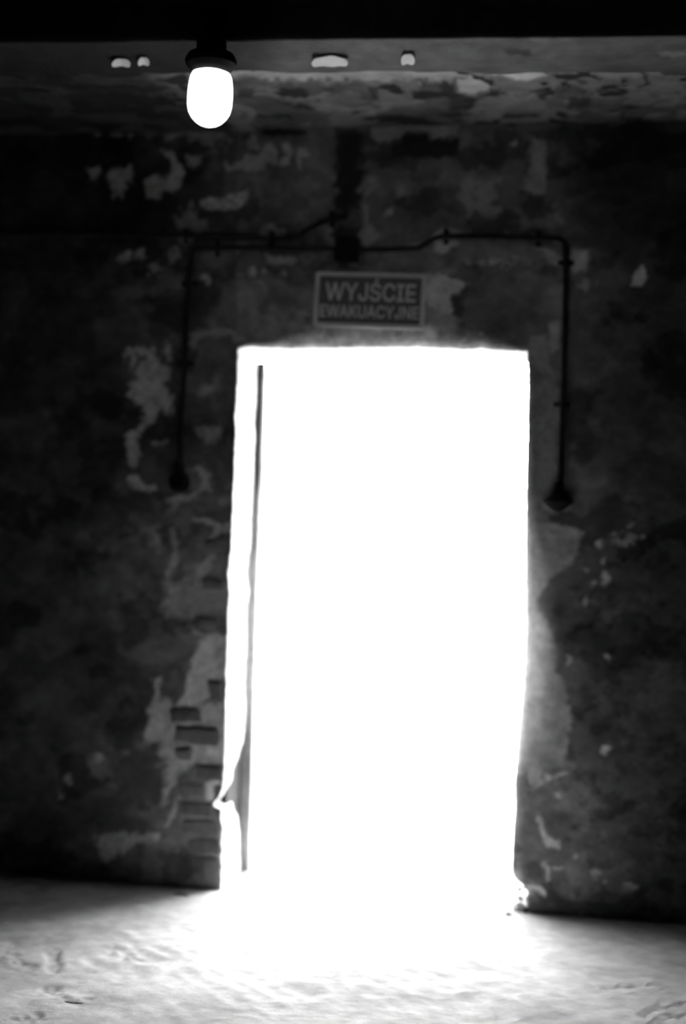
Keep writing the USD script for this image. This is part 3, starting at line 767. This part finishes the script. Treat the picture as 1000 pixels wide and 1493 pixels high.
c = on_wall(262, 703)
ou = empty('wall_outlet', (c[0], 0, c[2]), 'dark round surface outlet at the foot of the conduit left of the doorway', 'outlet')
to_wall = trimesh.transformations.rotation_matrix(math.pi / 2, [1, 0, 0])     # +z to -y
body = lathe([(0, 0), (0.040, 0), (0.040, 0.012), (0.036, 0.026), (0.030, 0.034), (0.022, 0.036), (0.021, 0.028), (0, 0.028)])
body.apply_transform(to_wall); body.apply_translation([c[0], 0.002, c[2]])
put('body', body, 'black_bakelite', ou, smooth=35)
collar = lathe([(0, 0), (0.017, 0), (0.019, 0.02), (0.014, 0.045), (0, 0.045)], 20)
collar.apply_translation([c[0] + 0.001, -0.016, c[2] + 0.028])
put('collar', collar, 'black_bakelite', ou, smooth=35)
for dx in (-0.0095, 0.0095):
    pin = trimesh.creation.cylinder(radius=0.0026, height=0.006, sections=10)
    pin.apply_transform(to_wall); pin.apply_translation([c[0] + dx, -0.0285, c[2]])
    put('contact', pin, 'pipe_steel', ou)

c = on_wall(813, 731)
be = empty('cable_bell', (c[0], 0, c[2]), 'dark bell-shaped cable end cover at the foot of the conduit right of the doorway', 'cable cover')
bell = lathe([(0, -0.038), (0.022, -0.032), (0.042, -0.018), (0.058, -0.004), (0.059, 0.001), (0.050, 0.007), (0.035, 0.016), (0.023, 0.033), (0.015, 0.054), (0.0125, 0.066), (0, 0.066)], 36)
bell.apply_scale([1, 0.55, 1])
bell.apply_translation([c[0], -0.022, c[2]])
put('bell', bell, 'black_bakelite', be, smooth=35)
nut = trimesh.creation.cylinder(radius=0.016, height=0.012, sections=6)
nut.apply_translation([c[0], -0.014, c[2] + 0.064])
put('nut', nut, 'pipe_steel', be, smooth=False)

# ------------------------------------------------------------------ lamp under the beam
DL = 4.32
ray_l = ray(306, 144.5)
lc = EYE + ray_l / np.linalg.norm(ray_l) * DL * np.linalg.norm(ray_l)
s = DL / FPX
lamp = empty('ceiling_lamp', (lc[0], lc[1], lvl - 0.02), 'glowing white jar lamp with rounded bottom hanging under the beam, left of centre', 'lamp')
prof = [(0, -42.5), (7, -42), (14, -39.5), (20, -35.5), (26, -29), (30.5, -21), (32.8, -11), (33.3, 2), (33, 14), (32, 24), (30.5, 33), (28, 38.5), (22, 41), (14, 42.3), (0, 42.5)]
gl = lathe([(r__ * s, z * 0.96 * s) for r__, z in prof], 48)
gl.apply_transform(trimesh.transformations.rotation_matrix(0.03, [0, 1, 0]))
gl.apply_translation(lc)
put('glass_jar', gl, 'lamp_glass', lamp, smooth=40, label='glowing white glass jar')
top = lc[2] + 40.5 * s
hold = lathe([(0, 0), (24 * s, 0), (31 * s, 3 * s), (37 * s, 9 * s), (38 * s, 16 * s), (34 * s, 24 * s), (22 * s, 30 * s), (22 * s, 44 * s), (0, 44 * s)], 40)
hold.apply_translation([lc[0], lc[1], top])
put('holder', hold, 'black_bakelite', lamp, smooth=35, label='dark lamp holder')
MAXZ = top + 44 * s
print('lamp top', MAXZ, 'soffit', lvl, 'lamp y', lc[1], 'lip', np.interp(lc[0], sx, y_lip), np.interp(lc[0], sx, y_step))

# ------------------------------------------------------------------ rubble


def FLOOR_Z(p):
    k_ = np.argmin((FP[:, 0] - p[0]) ** 2 + (FP[:, 1] - p[1]) ** 2)
    return float(FP[k_, 2])


def stone(cx, cy, size, flat, mat, seed, label, group=None, rot=0.0, name='rubble_chunk', z0=None):
    p = on_level(cx, cy, 0.0)
    r = np.random.default_rng(seed)
    pts = r.normal(size=(26, 3)); pts /= np.linalg.norm(pts, axis=1, keepdims=True)
    pts *= r.uniform(0.75, 1.1, (26, 1))
    m = trimesh.convex.convex_hull(pts * np.array(size) / 2)
    m.apply_transform(trimesh.transformations.rotation_matrix(rot, [0, 0, 1]))
    m.apply_translation([p[0], p[1], -m.bounds[0][2] - min(0.006, 0.3 * size[2]) + FLOOR_Z(p) if z0 is None else z0])
    o = put(name, m, mat, smooth=25, label=label, cat='rubble', group=group)
    return o


stone(757, 1328, (0.055, 0.05, 0.045), 1, 'rubble_pale', 3, 'pale broken plaster chunk at the foot of the right door jamb, touching the jamb')
stone(742, 1334, (0.034, 0.028, 0.016), 1, 'rubble_dark', 5, 'small grey crumb on the bright floor, left of the plaster chunk at the right jamb')
stone(768, 1330, (0.030, 0.03, 0.028), 1, 'rubble_dark', 8, 'dark broken brick bit under the right jamb, right of the pale plaster chunk')
stone(264, 1304, (0.075, 0.03, 0.014), 1, 'rubble_dark', 11, 'thin dark sliver of debris on the floor near the wall left of the doorway')
stone(112, 1458, (0.09, 0.022, 0.006), 1, 'rubble_grey', 14, 'thin dark chip lying on the floor at lower left of the picture')
stone(346, 1411, (0.03, 0.03, 0.0035), 1, 'pale_flake', 17, 'tiny pale crumb on the lit floor below the left door jamb')
# broken masonry showing where the foot of the right jamb has lost its plaster
for n_, (x, y, sz) in enumerate(((752, 1301, (0.022, 0.05, 0.018)), (753, 1314, (0.03, 0.05, 0.02)), (761, 1298, (0.03, 0.05, 0.03)), (763, 1316, (0.025, 0.05, 0.04)))):
    p = on_wall(x, y)
    r = np.random.default_rng(50 + n_)
    pts = r.normal(size=(22, 3)); pts /= np.linalg.norm(pts, axis=1, keepdims=True)
    m = trimesh.convex.convex_hull(pts * np.array(sz) / 2 * r.uniform(0.8, 1.1, (22, 1)))
    m.apply_translation([p[0] + 0.012, 0.05, p[2]])
    put('broken_masonry', m, ('rubble_dark', 'rubble_dark', 'rubble_pale', 'rubble_pale')[n_], wall, smooth=25)
